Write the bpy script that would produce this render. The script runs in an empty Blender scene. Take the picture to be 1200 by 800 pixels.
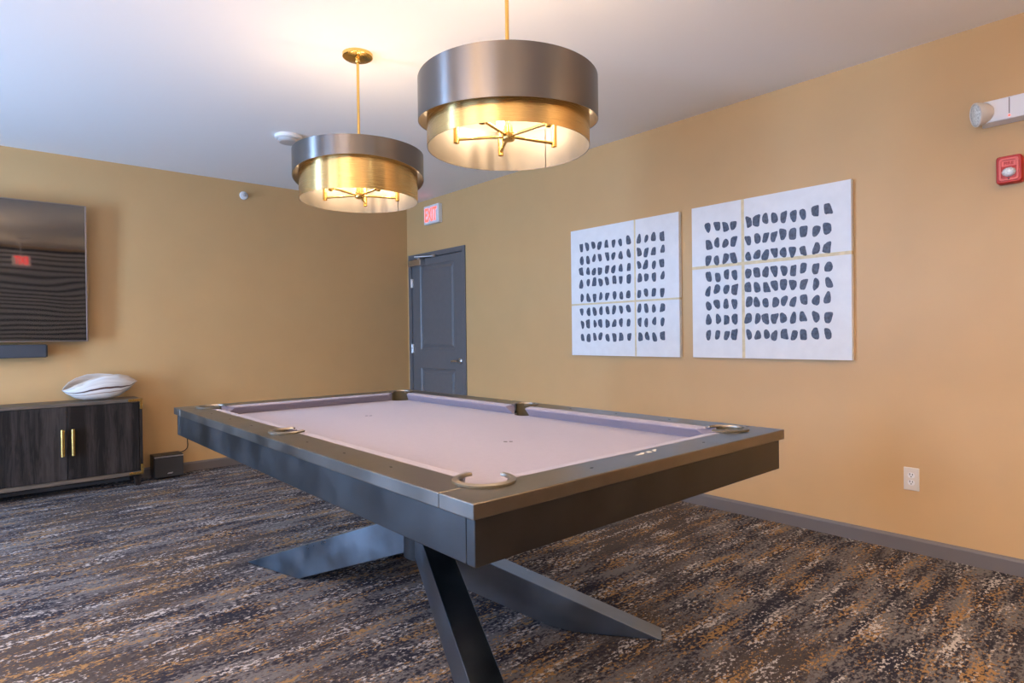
import bpy, bmesh, math, random
from mathutils import Vector, Matrix
random.seed(7)
SC = bpy.context.scene
COL = SC.collection
PI = math.pi

# ------------------------------------------------------------------ camera
FPX, YAW, PITCH, ROLL = 717.41, 0.7211, -0.0089, -0.0125
fw = Vector((math.sin(YAW)*math.cos(PITCH), math.cos(YAW)*math.cos(PITCH), math.sin(PITCH)))
rt = Vector((math.cos(YAW), -math.sin(YAW), 0)); up = rt.cross(fw)
r2 = rt*math.cos(ROLL)+up*math.sin(ROLL); u2 = -rt*math.sin(ROLL)+up*math.cos(ROLL)
cd = bpy.data.cameras.new('camera'); cam = bpy.data.objects.new('camera', cd); COL.objects.link(cam)
cd.sensor_width = 36; cd.lens = FPX/1200*36; cd.clip_start = .05
M3 = Matrix((r2, u2, -fw)).transposed()
cam.matrix_world = Matrix.Translation((0, 0, 1.2)) @ M3.to_4x4()
SC.camera = cam

# ------------------------------------------------------------------ room size
XR, YB, ZC = 3.812, 6.168, 2.723
XL, YF = -3.0, -3.2

# ------------------------------------------------------------------ world, lights, exposure
SC.view_settings.view_transform = 'Standard'; SC.view_settings.look = 'None'
SC.view_settings.gamma = 1; SC.view_settings.use_curve_mapping = False
SC.view_settings.exposure = 0.52
w = bpy.data.worlds.new('world'); SC.world = w; w.use_nodes = True
w.node_tree.nodes['Background'].inputs[0].default_value = (.55, .7, 1, 1)
w.node_tree.nodes['Background'].inputs[1].default_value = 1.0
DAY = (.37, .60, 1.0); WARM = (1.0, .70, .42)
def area(name, loc, direction, sx, sy, power, col, spread=PI):
    l = bpy.data.lights.new(name, 'AREA'); l.shape = 'RECTANGLE'; l.size = sx; l.size_y = sy
    l.energy = power; l.color = col; l.spread = spread
    o = bpy.data.objects.new(name, l); COL.objects.link(o); o.location = loc
    o.rotation_euler = Vector(direction).to_track_quat('-Z', 'Z').to_euler()
    return o
WIN_L = [(-1.6, .4), (1.0, 2.6), (4.0, 4.75)]          # window spans along Y in the left wall
WZ = (.12, 2.40)
for (a, b), pw in zip(WIN_L, (45, 55, 270)):
    area('window_daylight', (XL-.16, (a+b)/2, (WZ[0]+WZ[1])/2), (1, 0, .10), WZ[1]-WZ[0]-.05, b-a-.05, pw, DAY)
DOWN = [(-.9, -1.4), (.7, -1.4), (2.3, -1.4), (-.9, .4), (-.9, 2.6)]
for (x, y) in DOWN:
    l = bpy.data.lights.new('downlight_glow', 'AREA'); l.shape = 'DISK'; l.size = .14; l.energy = 9; l.color = WARM; l.spread = math.radians(150)
    o = bpy.data.objects.new('downlight_glow', l); COL.objects.link(o); o.location = (x, y, ZC-.012)
BULB_POWER = 2.1
FILL_LAMPS = [(-1.0, 1.0, 120), (-.7, -1.7, 60), (2.7, -1.6, 40)]      # invented uplights, out of view, added to fill the ceiling with warm light
for (x, y, p_) in FILL_LAMPS:
    l = bpy.data.lights.new('fill_uplight_glow', 'AREA'); l.shape = 'DISK'; l.size = .26; l.energy = p_; l.color = (1.0, .66, .38)
    o = bpy.data.objects.new('fill_uplight_glow', l); COL.objects.link(o); o.location = (x, y, 1.76); o.rotation_euler = (PI, 0, 0)

# ------------------------------------------------------------------ materials
def newmat(name):
    m = bpy.data.materials.new(name); m.use_nodes = True
    return m, m.node_tree.nodes, m.node_tree.links, m.node_tree.nodes['Principled BSDF']
def pbr(name, col, rough=.5, metal=0., noise=0., nscale=20., bump=0., bscale=200., stretch=(1, 1, 1), rvar=0., **kw):
    m, N, L, b = newmat(name)
    b.inputs['Base Color'].default_value = (*col, 1); b.inputs['Roughness'].default_value = rough; b.inputs['Metallic'].default_value = metal
    for k, v in kw.items(): b.inputs[k.replace('_', ' ')].default_value = v
    tc = N.new('ShaderNodeTexCoord'); mp = N.new('ShaderNodeMapping'); L.new(tc.outputs['Object'], mp.inputs[0]); mp.inputs['Scale'].default_value = stretch
    n = N.new('ShaderNodeTexNoise'); n.inputs['Scale'].default_value = nscale; n.inputs['Detail'].default_value = 5; L.new(mp.outputs[0], n.inputs['Vector'])
    if noise:
        r = N.new('ShaderNodeMapRange'); L.new(n.outputs[0], r.inputs[0]); r.inputs[1].default_value = .3; r.inputs[2].default_value = .7
        r.inputs[3].default_value = 1-noise; r.inputs[4].default_value = 1+noise
        h = N.new('ShaderNodeVectorMath'); h.operation = 'SCALE'; h.inputs[0].default_value = col; L.new(r.outputs[0], h.inputs['Scale']); L.new(h.outputs[0], b.inputs['Base Color'])
    if rvar:
        r = N.new('ShaderNodeMapRange'); L.new(n.outputs[0], r.inputs[0]); r.inputs[1].default_value = .3; r.inputs[2].default_value = .7
        r.inputs[3].default_value = rough-rvar; r.inputs[4].default_value = rough+rvar; L.new(r.outputs[0], b.inputs['Roughness'])
    if bump:
        n2 = N.new('ShaderNodeTexNoise'); n2.inputs['Scale'].default_value = bscale; n2.inputs['Detail'].default_value = 3; L.new(mp.outputs[0], n2.inputs['Vector'])
        bp = N.new('ShaderNodeBump'); bp.inputs['Strength'].default_value = bump; bp.inputs['Distance'].default_value = .002
        L.new(n2.outputs[0], bp.inputs['Height']); L.new(bp.outputs[0], b.inputs['Normal'])
    return m
def emis(name, col, s):
    m, N, L, b = newmat(name); b.inputs['Base Color'].default_value = (*col, 1)
    b.inputs['Emission Color'].default_value = (*col, 1); b.inputs['Emission Strength'].default_value = s
    return m
M = {}
M['wall'] = pbr('wall_paint', (.60, .372, .158), .5, noise=.025, nscale=3, bump=.12, bscale=260)
M['ceiling'] = pbr('ceiling_paint', (.88, .87, .85), .8, bump=.1, bscale=200)
M['base'] = pbr('baseboard_vinyl', (.155, .135, .125), .35)
M['doorpaint'] = pbr('door_paint', (.125, .124, .128), .36, noise=.04)
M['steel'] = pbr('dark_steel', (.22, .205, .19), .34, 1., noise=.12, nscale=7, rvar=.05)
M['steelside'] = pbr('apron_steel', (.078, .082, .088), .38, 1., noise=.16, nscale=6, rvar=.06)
M['legsteel'] = pbr('leg_steel', (.20, .24, .285), .34, 1., noise=.16, nscale=6, rvar=.07)
M['ringmetal'] = pbr('pocket_metal', (.29, .26, .22), .38, .95)
M['pocket'] = pbr('pocket_liner', (.10, .085, .05), .45)
M['black'] = pbr('black_plastic', (.012, .012, .013), .4)
M['blacksoft'] = pbr('black_speaker_cloth', (.028, .025, .023), .7, bump=.3, bscale=900)
M['greycloth'] = pbr('soundbar_cloth', (.045, .048, .055), .7, bump=.3, bscale=900)
M['cloth'] = pbr('billiard_cloth', (.25, .232, .31), .95, noise=.03, nscale=60, bump=.15, bscale=900, Sheen_Weight=.25)
M['brass'] = pbr('satin_brass', (.80, .52, .16), .26, 1.)
M['white'] = pbr('white_plastic', (.80, .79, .77), .4)
M['offwhite'] = pbr('ivory_plastic', (.72, .66, .57), .4)
M['chrome'] = pbr('satin_nickel', (.62, .61, .60), .28, 1.)
M['canvas'] = pbr('white_canvas', (.80, .80, .79), .85, noise=.03, nscale=14, bump=.3, bscale=500)
M['paint'] = pbr('slate_paint', (.075, .092, .13), .6, noise=.45, nscale=60)
M['tape'] = pbr('pale_gold_band', (.72, .60, .36), .6, noise=.12, nscale=30)
M['red'] = pbr('red_plastic', (.50, .012, .010), .35)
M['pink'] = pbr('light_red_plastic', (.80, .16, .14), .35)
M['lens'] = pbr('clear_lens', (.75, .80, .78), .12, 0, noise=.3, nscale=120)
M['lens'].node_tree.nodes['Principled BSDF'].inputs['Coat Weight'].default_value = 1
M['dark'] = pbr('dark_slot', (.01, .01, .01), .6)
M['bulb'] = emis('warm_bulb', (1, .80, .55), 14)
M['redglow'] = emis('exit_red', (1, .07, .05), 2.2)
M['redled'] = emis('red_indicator', (1, .10, .06), 1.6)
M['screenframe'] = pbr('tv_bezel', (.30, .26, .24), .3, .9)
M['goldin'] = pbr('shade_lining', (.34, .30, .245), .40, .3)
M['silverin'] = pbr('inner_shade_lining', (.17, .155, .135), .38, .3)
def brushed(name, col, rough):
    m, N, L, b = newmat(name); b.inputs['Metallic'].default_value = 1; b.inputs['Base Color'].default_value = (*col, 1); b.inputs['Roughness'].default_value = rough
    b.inputs['Anisotropic'].default_value = .92
    tg = N.new('ShaderNodeTangent'); tg.direction_type = 'RADIAL'; tg.axis = 'Z'; L.new(tg.outputs[0], b.inputs['Tangent'])
    b.inputs['Anisotropic Rotation'].default_value = .25
    tc = N.new('ShaderNodeTexCoord'); mp = N.new('ShaderNodeMapping'); mp.inputs['Scale'].default_value = (6, 6, 900); L.new(tc.outputs['Object'], mp.inputs[0])
    n = N.new('ShaderNodeTexNoise'); n.inputs['Scale'].default_value = 1; L.new(mp.outputs[0], n.inputs['Vector'])
    r = N.new('ShaderNodeMapRange'); L.new(n.outputs[0], r.inputs[0]); r.inputs[3].default_value = rough-.015; r.inputs[4].default_value = rough+.015; L.new(r.outputs[0], b.inputs['Roughness'])
    return m
M['gunmetal'] = brushed('brushed_gunmetal', (.20, .19, .185), .30)
M['golddrum'] = brushed('brushed_gold', (.74, .51, .21), .27)

# carpet
def carpet():
    m, N, L, b = newmat('woven_carpet'); b.inputs['Roughness'].default_value = .95; b.inputs['Specular IOR Level'].default_value = .15
    tc = N.new('ShaderNodeTexCoord')
    def nz(scale, detail, st, off=(0, 0, 0), rough=.6):
        mp = N.new('ShaderNodeMapping'); mp.inputs['Scale'].default_value = st; mp.inputs['Location'].default_value = off; L.new(tc.outputs['Object'], mp.inputs[0])
        n = N.new('ShaderNodeTexNoise'); n.inputs['Scale'].default_value = scale; n.inputs['Detail'].default_value = detail; n.inputs['Roughness'].default_value = rough
        L.new(mp.outputs[0], n.inputs['Vector']); return n.outputs[0]
    def math_(op, a, b_, clamp=False):
        n = N.new('ShaderNodeMath'); n.operation = op; n.use_clamp = clamp
        for i, v in enumerate((a, b_)):
            if isinstance(v, (int, float)): n.inputs[i].default_value = v
            else: L.new(v, n.inputs[i])
        return n.outputs[0]
    def step(x, lo, hi):
        n = N.new('ShaderNodeMapRange'); n.interpolation_type = 'SMOOTHSTEP'; L.new(x, n.inputs[0]); n.inputs[1].default_value = lo; n.inputs[2].default_value = hi; return n.outputs[0]
    def mix(f, a, c):
        n = N.new('ShaderNodeMix'); n.data_type = 'RGBA'; L.new(f, n.inputs[0])
        for i, v in ((6, a), (7, c)):
            if isinstance(v, tuple): n.inputs[i].default_value = (*v, 1)
            else: L.new(v, n.inputs[i])
        return n.outputs[2]
    tuft = nz(1, 2, (42, 72, 1), (3, 1, 0), .7)            # loops a few millimetres long
    tuft2 = nz(1, 2, (47, 80, 1), (31, 17, 0), .6)
    streak = nz(1, 6, (2.6, 12.5, 1), (4.3, 2.2, 0), .62)
    streak2 = nz(1, 6, (2.6, 12.5, 1), (13.7, 7.9, 0), .62)
    base = nz(1, 6, (3.0, 11.0, 1), (23.1, 4.4, 0), .6)
    big = nz(1, 2, (.8, 1.6, 1), (9.1, 6.6, 0), .5)
    bm_ = math_('ADD', base, math_('MULTIPLY', math_('SUBTRACT', tuft, .5), .9))
    c = mix(step(bm_, .40, .60), (.022, .023, .036), (.16, .152, .155))
    c = mix(step(math_('ADD', big, math_('MULTIPLY', math_('SUBTRACT', tuft2, .5), .5)), .50, .66), c, (.070, .058, .055))
    g = math_('ADD', streak2, math_('MULTIPLY', math_('SUBTRACT', tuft2, .5), 1.0))
    c = mix(math_('MULTIPLY', step(g, .575, .66), .9), c, (.34, .20, .08))
    wv = math_('ADD', streak, math_('MULTIPLY', math_('SUBTRACT', tuft, .5), 1.0))
    c = mix(math_('MULTIPLY', step(wv, .62, .69), .9), c, (.50, .475, .46))
    L.new(c, b.inputs['Base Color'])
    bp = N.new('ShaderNodeBump'); bp.inputs['Strength'].default_value = .8; bp.inputs['Distance'].default_value = .004
    L.new(tuft, bp.inputs['Height']); L.new(bp.outputs[0], b.inputs['Normal'])
    return m
M['carpet'] = carpet()

def darkwood():
    m, N, L, b = newmat('dark_cerused_wood'); b.inputs['Roughness'].default_value = .55
    tc = N.new('ShaderNodeTexCoord'); mp = N.new('ShaderNodeMapping'); mp.inputs['Scale'].default_value = (45, 45, 3.2); L.new(tc.outputs['Object'], mp.inputs[0])
    n = N.new('ShaderNodeTexNoise'); n.inputs['Scale'].default_value = 1; n.inputs['Detail'].default_value = 7; n.inputs['Roughness'].default_value = .7; n.inputs['Distortion'].default_value = .8; L.new(mp.outputs[0], n.inputs['Vector'])
    mp2 = N.new('ShaderNodeMapping'); mp2.inputs['Scale'].default_value = (11, 1, .35); L.new(tc.outputs['Object'], mp2.inputs[0])
    v = N.new('ShaderNodeTexNoise'); v.inputs['Scale'].default_value = 1; v.inputs['Detail'].default_value = 1; L.new(mp2.outputs[0], v.inputs['Vector'])
    a = N.new('ShaderNodeMath'); a.operation = 'ADD'; L.new(n.outputs[0], a.inputs[0]); L.new(v.outputs[0], a.inputs[1])
    cr = N.new('ShaderNodeValToRGB'); L.new(a.outputs[0], cr.inputs[0])
    cr.color_ramp.elements[0].position = .80; cr.color_ramp.elements[0].color = (.009, .0065, .0055, 1)
    cr.color_ramp.elements[1].position = 1.0; cr.color_ramp.elements[1].color = (.048, .038, .033, 1)
    sc = N.new('ShaderNodeMath'); sc.operation = 'MULTIPLY'; sc.inputs[1].default_value = .78; L.new(a.outputs[0], sc.inputs[0]); L.new(sc.outputs[0], cr.inputs[0])
    cr.color_ramp.elements[0].position = .68; cr.color_ramp.elements[1].position = .95
    L.new(cr.outputs[0], b.inputs['Base Color']); b.inputs['Specular IOR Level'].default_value = .25
    bp = N.new('ShaderNodeBump'); bp.inputs['Strength'].default_value = .3; bp.inputs['Distance'].default_value = .001; L.new(n.outputs[0], bp.inputs['Height']); L.new(bp.outputs[0], b.inputs['Normal'])
    return m
M['wood'] = darkwood()
M['woodtop'] = pbr('cabinet_top_wood', (.12, .088, .062), .5, noise=.3, nscale=6, stretch=(1, 12, 12))

def tvscreen():
    m, N, L, b = newmat('tv_glass'); b.inputs['Base Color'].default_value = (.010, .009, .009, 1); b.inputs['Roughness'].default_value = .035
    b.inputs['IOR'].default_value = 1.75; b.inputs['Specular IOR Level'].default_value = .6; b.inputs['Coat Weight'].default_value = .5; b.inputs['Coat Roughness'].default_value = .02
    tc = N.new('ShaderNodeTexCoord'); mp = N.new('ShaderNodeMapping'); mp.inputs['Scale'].default_value = (1.5, 1, 1.7); L.new(tc.outputs['Object'], mp.inputs[0])
    n = N.new('ShaderNodeTexNoise'); n.inputs['Scale'].default_value = 1; n.inputs['Detail'].default_value = 1; L.new(mp.outputs[0], n.inputs['Vector'])
    bp = N.new('ShaderNodeBump'); bp.inputs['Strength'].default_value = 1; bp.inputs['Distance'].default_value = .004; L.new(n.outputs[0], bp.inputs['Height'])
    L.new(bp.outputs[0], b.inputs['Normal']); L.new(bp.outputs[0], b.inputs['Coat Normal'])
    return m
M['tv'] = tvscreen()

def ceramic():
    m, N, L, b = newmat('striped_ceramic'); b.inputs['Roughness'].default_value = .35
    uv = N.new('ShaderNodeUVMap'); uv.uv_map = 'UVMap'; sp = N.new('ShaderNodeSeparateXYZ'); L.new(uv.outputs[0], sp.inputs[0])
    cr = N.new('ShaderNodeValToRGB'); L.new(sp.outputs[1], cr.inputs[0]); cr.color_ramp.interpolation = 'LINEAR'
    e = cr.color_ramp.elements; W = (.80, .77, .72, 1); B = (.075, .022, .012, 1); T = (.42, .32, .24, 1)
    e[0].position = 0; e[0].color = (.62, .5, .38, 1); e[1].position = 1; e[1].color = W
    for p_, c_ in ((.010, W), (.050, W), (.058, (.72, .68, .63, 1)), (.066, W), (.112, W), (.118, B), (.140, B), (.146, W), (.195, W), (.202, T), (.214, T), (.222, W), (.48, W), (.6, (.55, .47, .40, 1)), (.985, (.6, .52, .44, 1))):
        x = e.new(p_); x.color = c_
    n = N.new('ShaderNodeTexNoise'); mp = N.new('ShaderNodeMapping'); mp.inputs['Scale'].default_value = (2, 70, 1); L.new(uv.outputs[0], mp.inputs[0]); L.new(mp.outputs[0], n.inputs['Vector']); n.inputs['Scale'].default_value = 1
    r = N.new('ShaderNodeMapRange'); L.new(n.outputs[0], r.inputs[0]); r.inputs[1].default_value = .35; r.inputs[2].default_value = .65; r.inputs[3].default_value = .86; r.inputs[4].default_value = 1.04
    mx = N.new('ShaderNodeVectorMath'); mx.operation = 'SCALE'; L.new(cr.outputs[0], mx.inputs[0]); L.new(r.outputs[0], mx.inputs['Scale']); L.new(mx.outputs[0], b.inputs['Base Color'])
    return m
M['ceramic'] = ceramic()
def glass():
    m = bpy.data.materials.new('window_glass'); m.use_nodes = True; N = m.node_tree.nodes; L = m.node_tree.links; N.clear()
    o = N.new('ShaderNodeOutputMaterial'); t = N.new('ShaderNodeBsdfTransparent'); g = N.new('ShaderNodeBsdfGlossy'); g.inputs['Roughness'].default_value = .02
    mx = N.new('ShaderNodeMixShader'); mx.inputs[0].default_value = .06; L.new(t.outputs[0], mx.inputs[1]); L.new(g.outputs[0], mx.inputs[2]); L.new(mx.outputs[0], o.inputs[0])
    return m
M['glass'] = glass()

# ------------------------------------------------------------------ helpers
def box(bm, x0, x1, y0, y1, z0, z1, mi=0, mat=None):
    vs = [bm.verts.new((x, y, z)) for z in (z0, z1) for y in (y0, y1) for x in (x0, x1)]
    if mat is not None:
        for v in vs: v.co = mat @ v.co
    fs = []
    for f in ((0, 2, 3, 1), (4, 5, 7, 6), (0, 1, 5, 4), (1, 3, 7, 5), (3, 2, 6, 7), (2, 0, 4, 6)):
        fc = bm.faces.new([vs[i] for i in f]); fc.material_index = mi; fs.append(fc)
    return vs
def rings(bm, loops, close_u=True, cap0=False, cap1=False, mi=0):
    V = [[bm.verts.new(p) for p in lp] for lp in loops]; n = len(V[0])
    for a, b_ in zip(V[:-1], V[1:]):
        for i in range(n if close_u else n-1):
            j = (i+1) % n; f = bm.faces.new((a[i], a[j], b_[j], b_[i])); f.material_index = mi
    if cap0: bm.faces.new(V[0][::-1]).material_index = mi
    if cap1: bm.faces.new(V[-1]).material_index = mi
    return V
def lathe(bm, prof, o=(0, 0, 0), axis='Z', seg=40, cap0=True, cap1=True, mi=0):
    lp = []
    for r, h in prof:
        l = []
        for i in range(seg):
            a = 2*PI*i/seg; c, s = r*math.cos(a), r*math.sin(a)
            p = {'Z': (c, s, h), 'X': (h, c, s), 'Y': (s, h, c)}[axis]
            l.append((p[0]+o[0], p[1]+o[1], p[2]+o[2]))
        lp.append(l)
    rings(bm, lp, True, cap0, cap1, mi)
def tube(bm, pts, r, seg=12, mi=0):
    pts = [Vector(p) for p in pts]; lp = []
    prev = None
    for i, p in enumerate(pts):
        t = (pts[min(i+1, len(pts)-1)]-pts[max(i-1, 0)]).normalized()
        a = prev if prev else (Vector((0, 0, 1)) if abs(t.z) < .9 else Vector((1, 0, 0)))
        n1 = (a-t*a.dot(t)).normalized(); prev = n1; n2 = t.cross(n1)
        lp.append([p+(n1*math.cos(2*PI*k/seg)+n2*math.sin(2*PI*k/seg))*r for k in range(seg)])
    rings(bm, lp, True, True, True, mi)
def prism(bm, pts, z0, z1, mi=0):
    rings(bm, [[(x, y, z0) for x, y in pts], [(x, y, z1) for x, y in pts]], True, True, True, mi)
def obj(name, bm, mats, parent=None, bevel=0., smooth=False, seg=2, angle=40):
    bmesh.ops.recalc_face_normals(bm, faces=bm.faces)
    me = bpy.data.meshes.new(name); bm.to_mesh(me); bm.free()
    o = bpy.data.objects.new(name, me); COL.objects.link(o)
    for m_ in (mats if isinstance(mats, (list, tuple)) else [mats]): me.materials.append(m_)
    if smooth:
        for p in me.polygons: p.use_smooth = True
        me.set_sharp_from_angle(angle=math.radians(angle))
    if bevel:
        b = o.modifiers.new('bevel', 'BEVEL'); b.width = bevel; b.segments = seg; b.limit_method = 'ANGLE'; b.angle_limit = math.radians(30)
    if parent:
        o.parent = parent; o.matrix_parent_inverse = Matrix.Translation(-Vector(parent.location))
    return o
def thing(name, label, cat, loc=(0, 0, 0), group=None, kind=None):
    o = bpy.data.objects.new(name, None); COL.objects.link(o); o.location = loc; o.empty_display_size = .05
    return tag(o, label, cat, group, kind)
def tag(o, label=None, cat=None, group=None, kind=None):
    if label: o['label'] = label
    if cat: o['category'] = cat
    if group: o['group'] = group
    if kind: o['kind'] = kind
    return o
def struct(name, bm, m, label=None, cat=None, **kw):
    return tag(obj(name, bm, m, **kw), label, cat, kind='structure')
B = bmesh.new
def applied(o):
    dg = bpy.context.evaluated_depsgraph_get(); me = bpy.data.meshes.new_from_object(o.evaluated_get(dg))
    old = o.data; o.modifiers.clear(); o.data = me; me.name = o.name; bpy.data.meshes.remove(old)
def cut(o, cutter_bms):
    cs = []
    for cb in cutter_bms:
        bmesh.ops.recalc_face_normals(cb, faces=cb.faces)
        me = bpy.data.meshes.new('c'); cb.to_mesh(me); c = bpy.data.objects.new('c', me); COL.objects.link(c); cs.append(c)
        md = o.modifiers.new('cut', 'BOOLEAN'); md.object = c; md.operation = 'DIFFERENCE'; md.solver = 'EXACT'
    applied(o)
    for c in cs:
        me = c.data; bpy.data.objects.remove(c); bpy.data.meshes.remove(me)

# ------------------------------------------------------------------ room shell
bm = B(); box(bm, XL-.2, XR+.2, YF-.2, YB+.2, -.1, 0); struct('floor', bm, M['carpet'], 'dark carpet with white and gold flecked streaks', 'floor')
bm = B(); box(bm, XL-.2, XR+.2, YF-.2, YB+.2, ZC, ZC+.1); struct('ceiling', bm, M['ceiling'], 'smooth white painted ceiling', 'ceiling')
bm = B(); box(bm, XL-.2, XR+.2, YB, YB+.2, 0, ZC); struct('wall_back', bm, M['wall'], 'tan painted wall behind the television and cabinet', 'wall')
DY0, DY1, DZ = 5.085, 6.085, 2.10                          # door opening
bm = B(); box(bm, XR, XR+.2, YF-.2, DY0, 0, ZC); box(bm, XR, XR+.2, DY1, YB, 0, ZC); box(bm, XR, XR+.2, DY0, DY1, DZ, ZC); box(bm, XR+.15, XR+.2, DY0, DY1, 0, DZ)
struct('wall_right', bm, M['wall'], 'tan painted wall carrying the paintings and door', 'wall')
bm = B(); box(bm, XL-.2, XR+.2, YF-.2, YF, 0, ZC); struct('wall_front', bm, M['wall'], 'tan painted wall behind the camera', 'wall')
bm = B(); y = YF
for (a, b_) in WIN_L:
    box(bm, XL-.2, XL, y, a, 0, ZC); box(bm, XL-.2, XL, a, b_, 0, WZ[0]); box(bm, XL-.2, XL, a, b_, WZ[1], ZC); y = b_
box(bm, XL-.2, XL, y, YB, 0, ZC); struct('wall_left', bm, M['wall'], 'tan painted wall with the daylight windows', 'wall')
for i, (a, b_) in enumerate(WIN_L):
    win = thing('window_%d' % (i+1), 'white framed window in the wall left of the camera', 'window', (XL-.08, (a+b_)/2, WZ[0]), kind='structure')
    bm = B(); X0, X1 = XL-.11, XL-.05; t = .05
    box(bm, X0, X1, a, a+t, *WZ); box(bm, X0, X1, b_-t, b_, *WZ); box(bm, X0, X1, a+t, b_-t, WZ[0], WZ[0]+t); box(bm, X0, X1, a+t, b_-t, WZ[1]-t, WZ[1])
    m_ = (a+b_)/2; box(bm, X0+.01, X1-.01, m_-.02, m_+.02, WZ[0]+t, WZ[1]-t); obj('window_frame', bm, M['white'], win)
    bm = B(); box(bm, XL-.083, XL-.077, a+t, b_-t, WZ[0]+t, WZ[1]-t); obj('pane', bm, M['glass'], win)
# window with closed horizontal blinds in the wall behind the camera (seen mirrored in the television)
win = thing('window_4', 'wide window with closed grey horizontal blinds behind the camera', 'window', (.2, YF+.02, .3), kind='structure')
bm = B(); box(bm, -2.6, 3.4, YF, YF+.02, .05, 2.66); obj('window_frame', bm, M['black'], win)  # solid black backing sheet, put in to darken the gaps between slats
slat = pbr('grey_slat', (.62, .60, .57), .5)
bm = B()
for k in range(26):
    z = .08+k*.098; sec = [(YF+.03, z), (YF+.055, z+.060), (YF+.057, z+.059), (YF+.032, z-.001)]
    rings(bm, [[(-2.55, a, b_) for a, b_ in sec], [(3.35, a, b_) for a, b_ in sec]], True, True, True)
obj('blind', bm, slat, win)
prof = [(0, 0), (.012, 0), (.012, .068), (.010, .074), (.004, .083), (.002, .0847), (0, .0847)]
bm = B(); rings(bm, [[(XR-d, YF, z) for d, z in prof], [(XR-d, DY0-.045, z) for d, z in prof]], True, True, True)
struct('baseboard_right', bm, M['base'], 'grey baseboard below the paintings', 'baseboard')
bm = B(); rings(bm, [[(XL, YB-d, z) for d, z in prof], [(XR, YB-d, z) for d, z in prof]], True, True, True)
struct('baseboard_back', bm, M['base'], 'grey baseboard behind the cabinet', 'baseboard')

# ------------------------------------------------------------------ door
door = thing('door_1', 'slate grey two panel door in the corner of the room', 'door', (XR, (DY0+DY1)/2, 0), kind='structure')
bm = B(); c = .042
for (y0, y1, z0, z1) in ((DY0-c, DY0, 0, DZ+c), (DY1, DY1+c, 0, DZ+c), (DY0, DY1, DZ, DZ+c)):
    box(bm, XR-.014, XR, y0, y1, z0, z1)
for (y0, y1, z0, z1) in ((DY0, DY0+.012, 0, DZ), (DY1-.012, DY1, 0, DZ), (DY0+.012, DY1-.012, DZ-.012, DZ)):
    box(bm, XR-.010, XR+.14, y0, y1, z0, z1)
obj('door_frame', bm, M['doorpaint'], door, bevel=.003)
bm = B(); ys, ye, zs, ze = DY0+.016, DY1-.016, .008, DZ-.018; XF = XR+.002
PY0, PY1 = DY0+.165, DY1-.175
P = [(.14, .855), (1.06, 2.01)]
cols = [ys, PY0, PY1, ye]; rows = [zs, P[0][0], P[0][1], P[1][0], P[1][1], ze]
for i in range(3):
    for j in range(5):
        if i == 1 and j in (1, 3): continue
        bm.faces.new([bm.verts.new(v) for v in ((XF, cols[i], rows[j]), (XF, cols[i+1], rows[j]), (XF, cols[i+1], rows[j+1]), (XF, cols[i], rows[j+1]))])
for z0, z1 in P:
    lp = []
    for ins, dep in ((0, 0), (.012, .010), (.028, .014), (.034, .014), (.060, .004), (.062, .004)):
        lp.append([(XF+dep, PY0+ins, z0+ins), (XF+dep, PY1-ins, z0+ins), (XF+dep, PY1-ins, z1-ins), (XF+dep, PY0+ins, z1-ins)])
    rings(bm, lp, True, False, True)
bmesh.ops.remove_doubles(bm, verts=bm.verts, dist=1e-5)
rings(bm, [[(XF, ys, zs), (XF, ye, zs), (XF, ye, ze), (XF, ys, ze)], [(XF+.04, ys, zs), (XF+.04, ye, zs), (XF+.04, ye, ze), (XF+.04, ys, ze)]], True, False, True)
bmesh.ops.remove_doubles(bm, verts=bm.verts, dist=1e-5)
slab = obj('door_slab', bm, M['doorpaint'], door)
HY, HZ = 5.155, .948
bm = B(); lathe(bm, [(.030, XR+.002), (.030, XR-.006), (.026, XR-.010), (.012, XR-.012), (.010, XR-.050)], (0, HY, HZ), 'X', 24)
tube(bm, [(XR-.048, HY-.008, HZ), (XR-.050, HY+.03, HZ), (XR-.048, HY+.07, HZ-.002), (XR-.040, HY+.115, HZ-.006)], .0085)
obj('door_handle', bm, M['chrome'], door, smooth=True)
for z in (1.82, 1.07, .25):
    bm = B(); lathe(bm, [(.008, z-.05), (.008, z+.05)], (XR-.010, DY1-.014, 0), 'Z', 14); box(bm, XR-.006, XR+.001, DY1-.045, DY1-.014, z-.05, z+.05)
    obj('hinge', bm, M['chrome'], door, smooth=True)
bm = B(); box(bm, XR-.065, XR+.001, 5.80, 6.06, 2.005, 2.070); cl = obj('door_closer', bm, M['chrome'], door, bevel=.006)
bm = B(); tube(bm, [(XR-.045, 5.86, 2.078), (XR-.16, 5.76, 2.082), (XR-.02, 5.60, 2.088)], .007); lathe(bm, [(.014, 2.068), (.014, 2.088)], (XR-.045, 5.86, 0), 'Z', 16); box(bm, XR-.03, XR-.005, 5.56, 5.64, 2.078, 2.100)
obj('closer_arm', bm, M['chrome'], cl)

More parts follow.
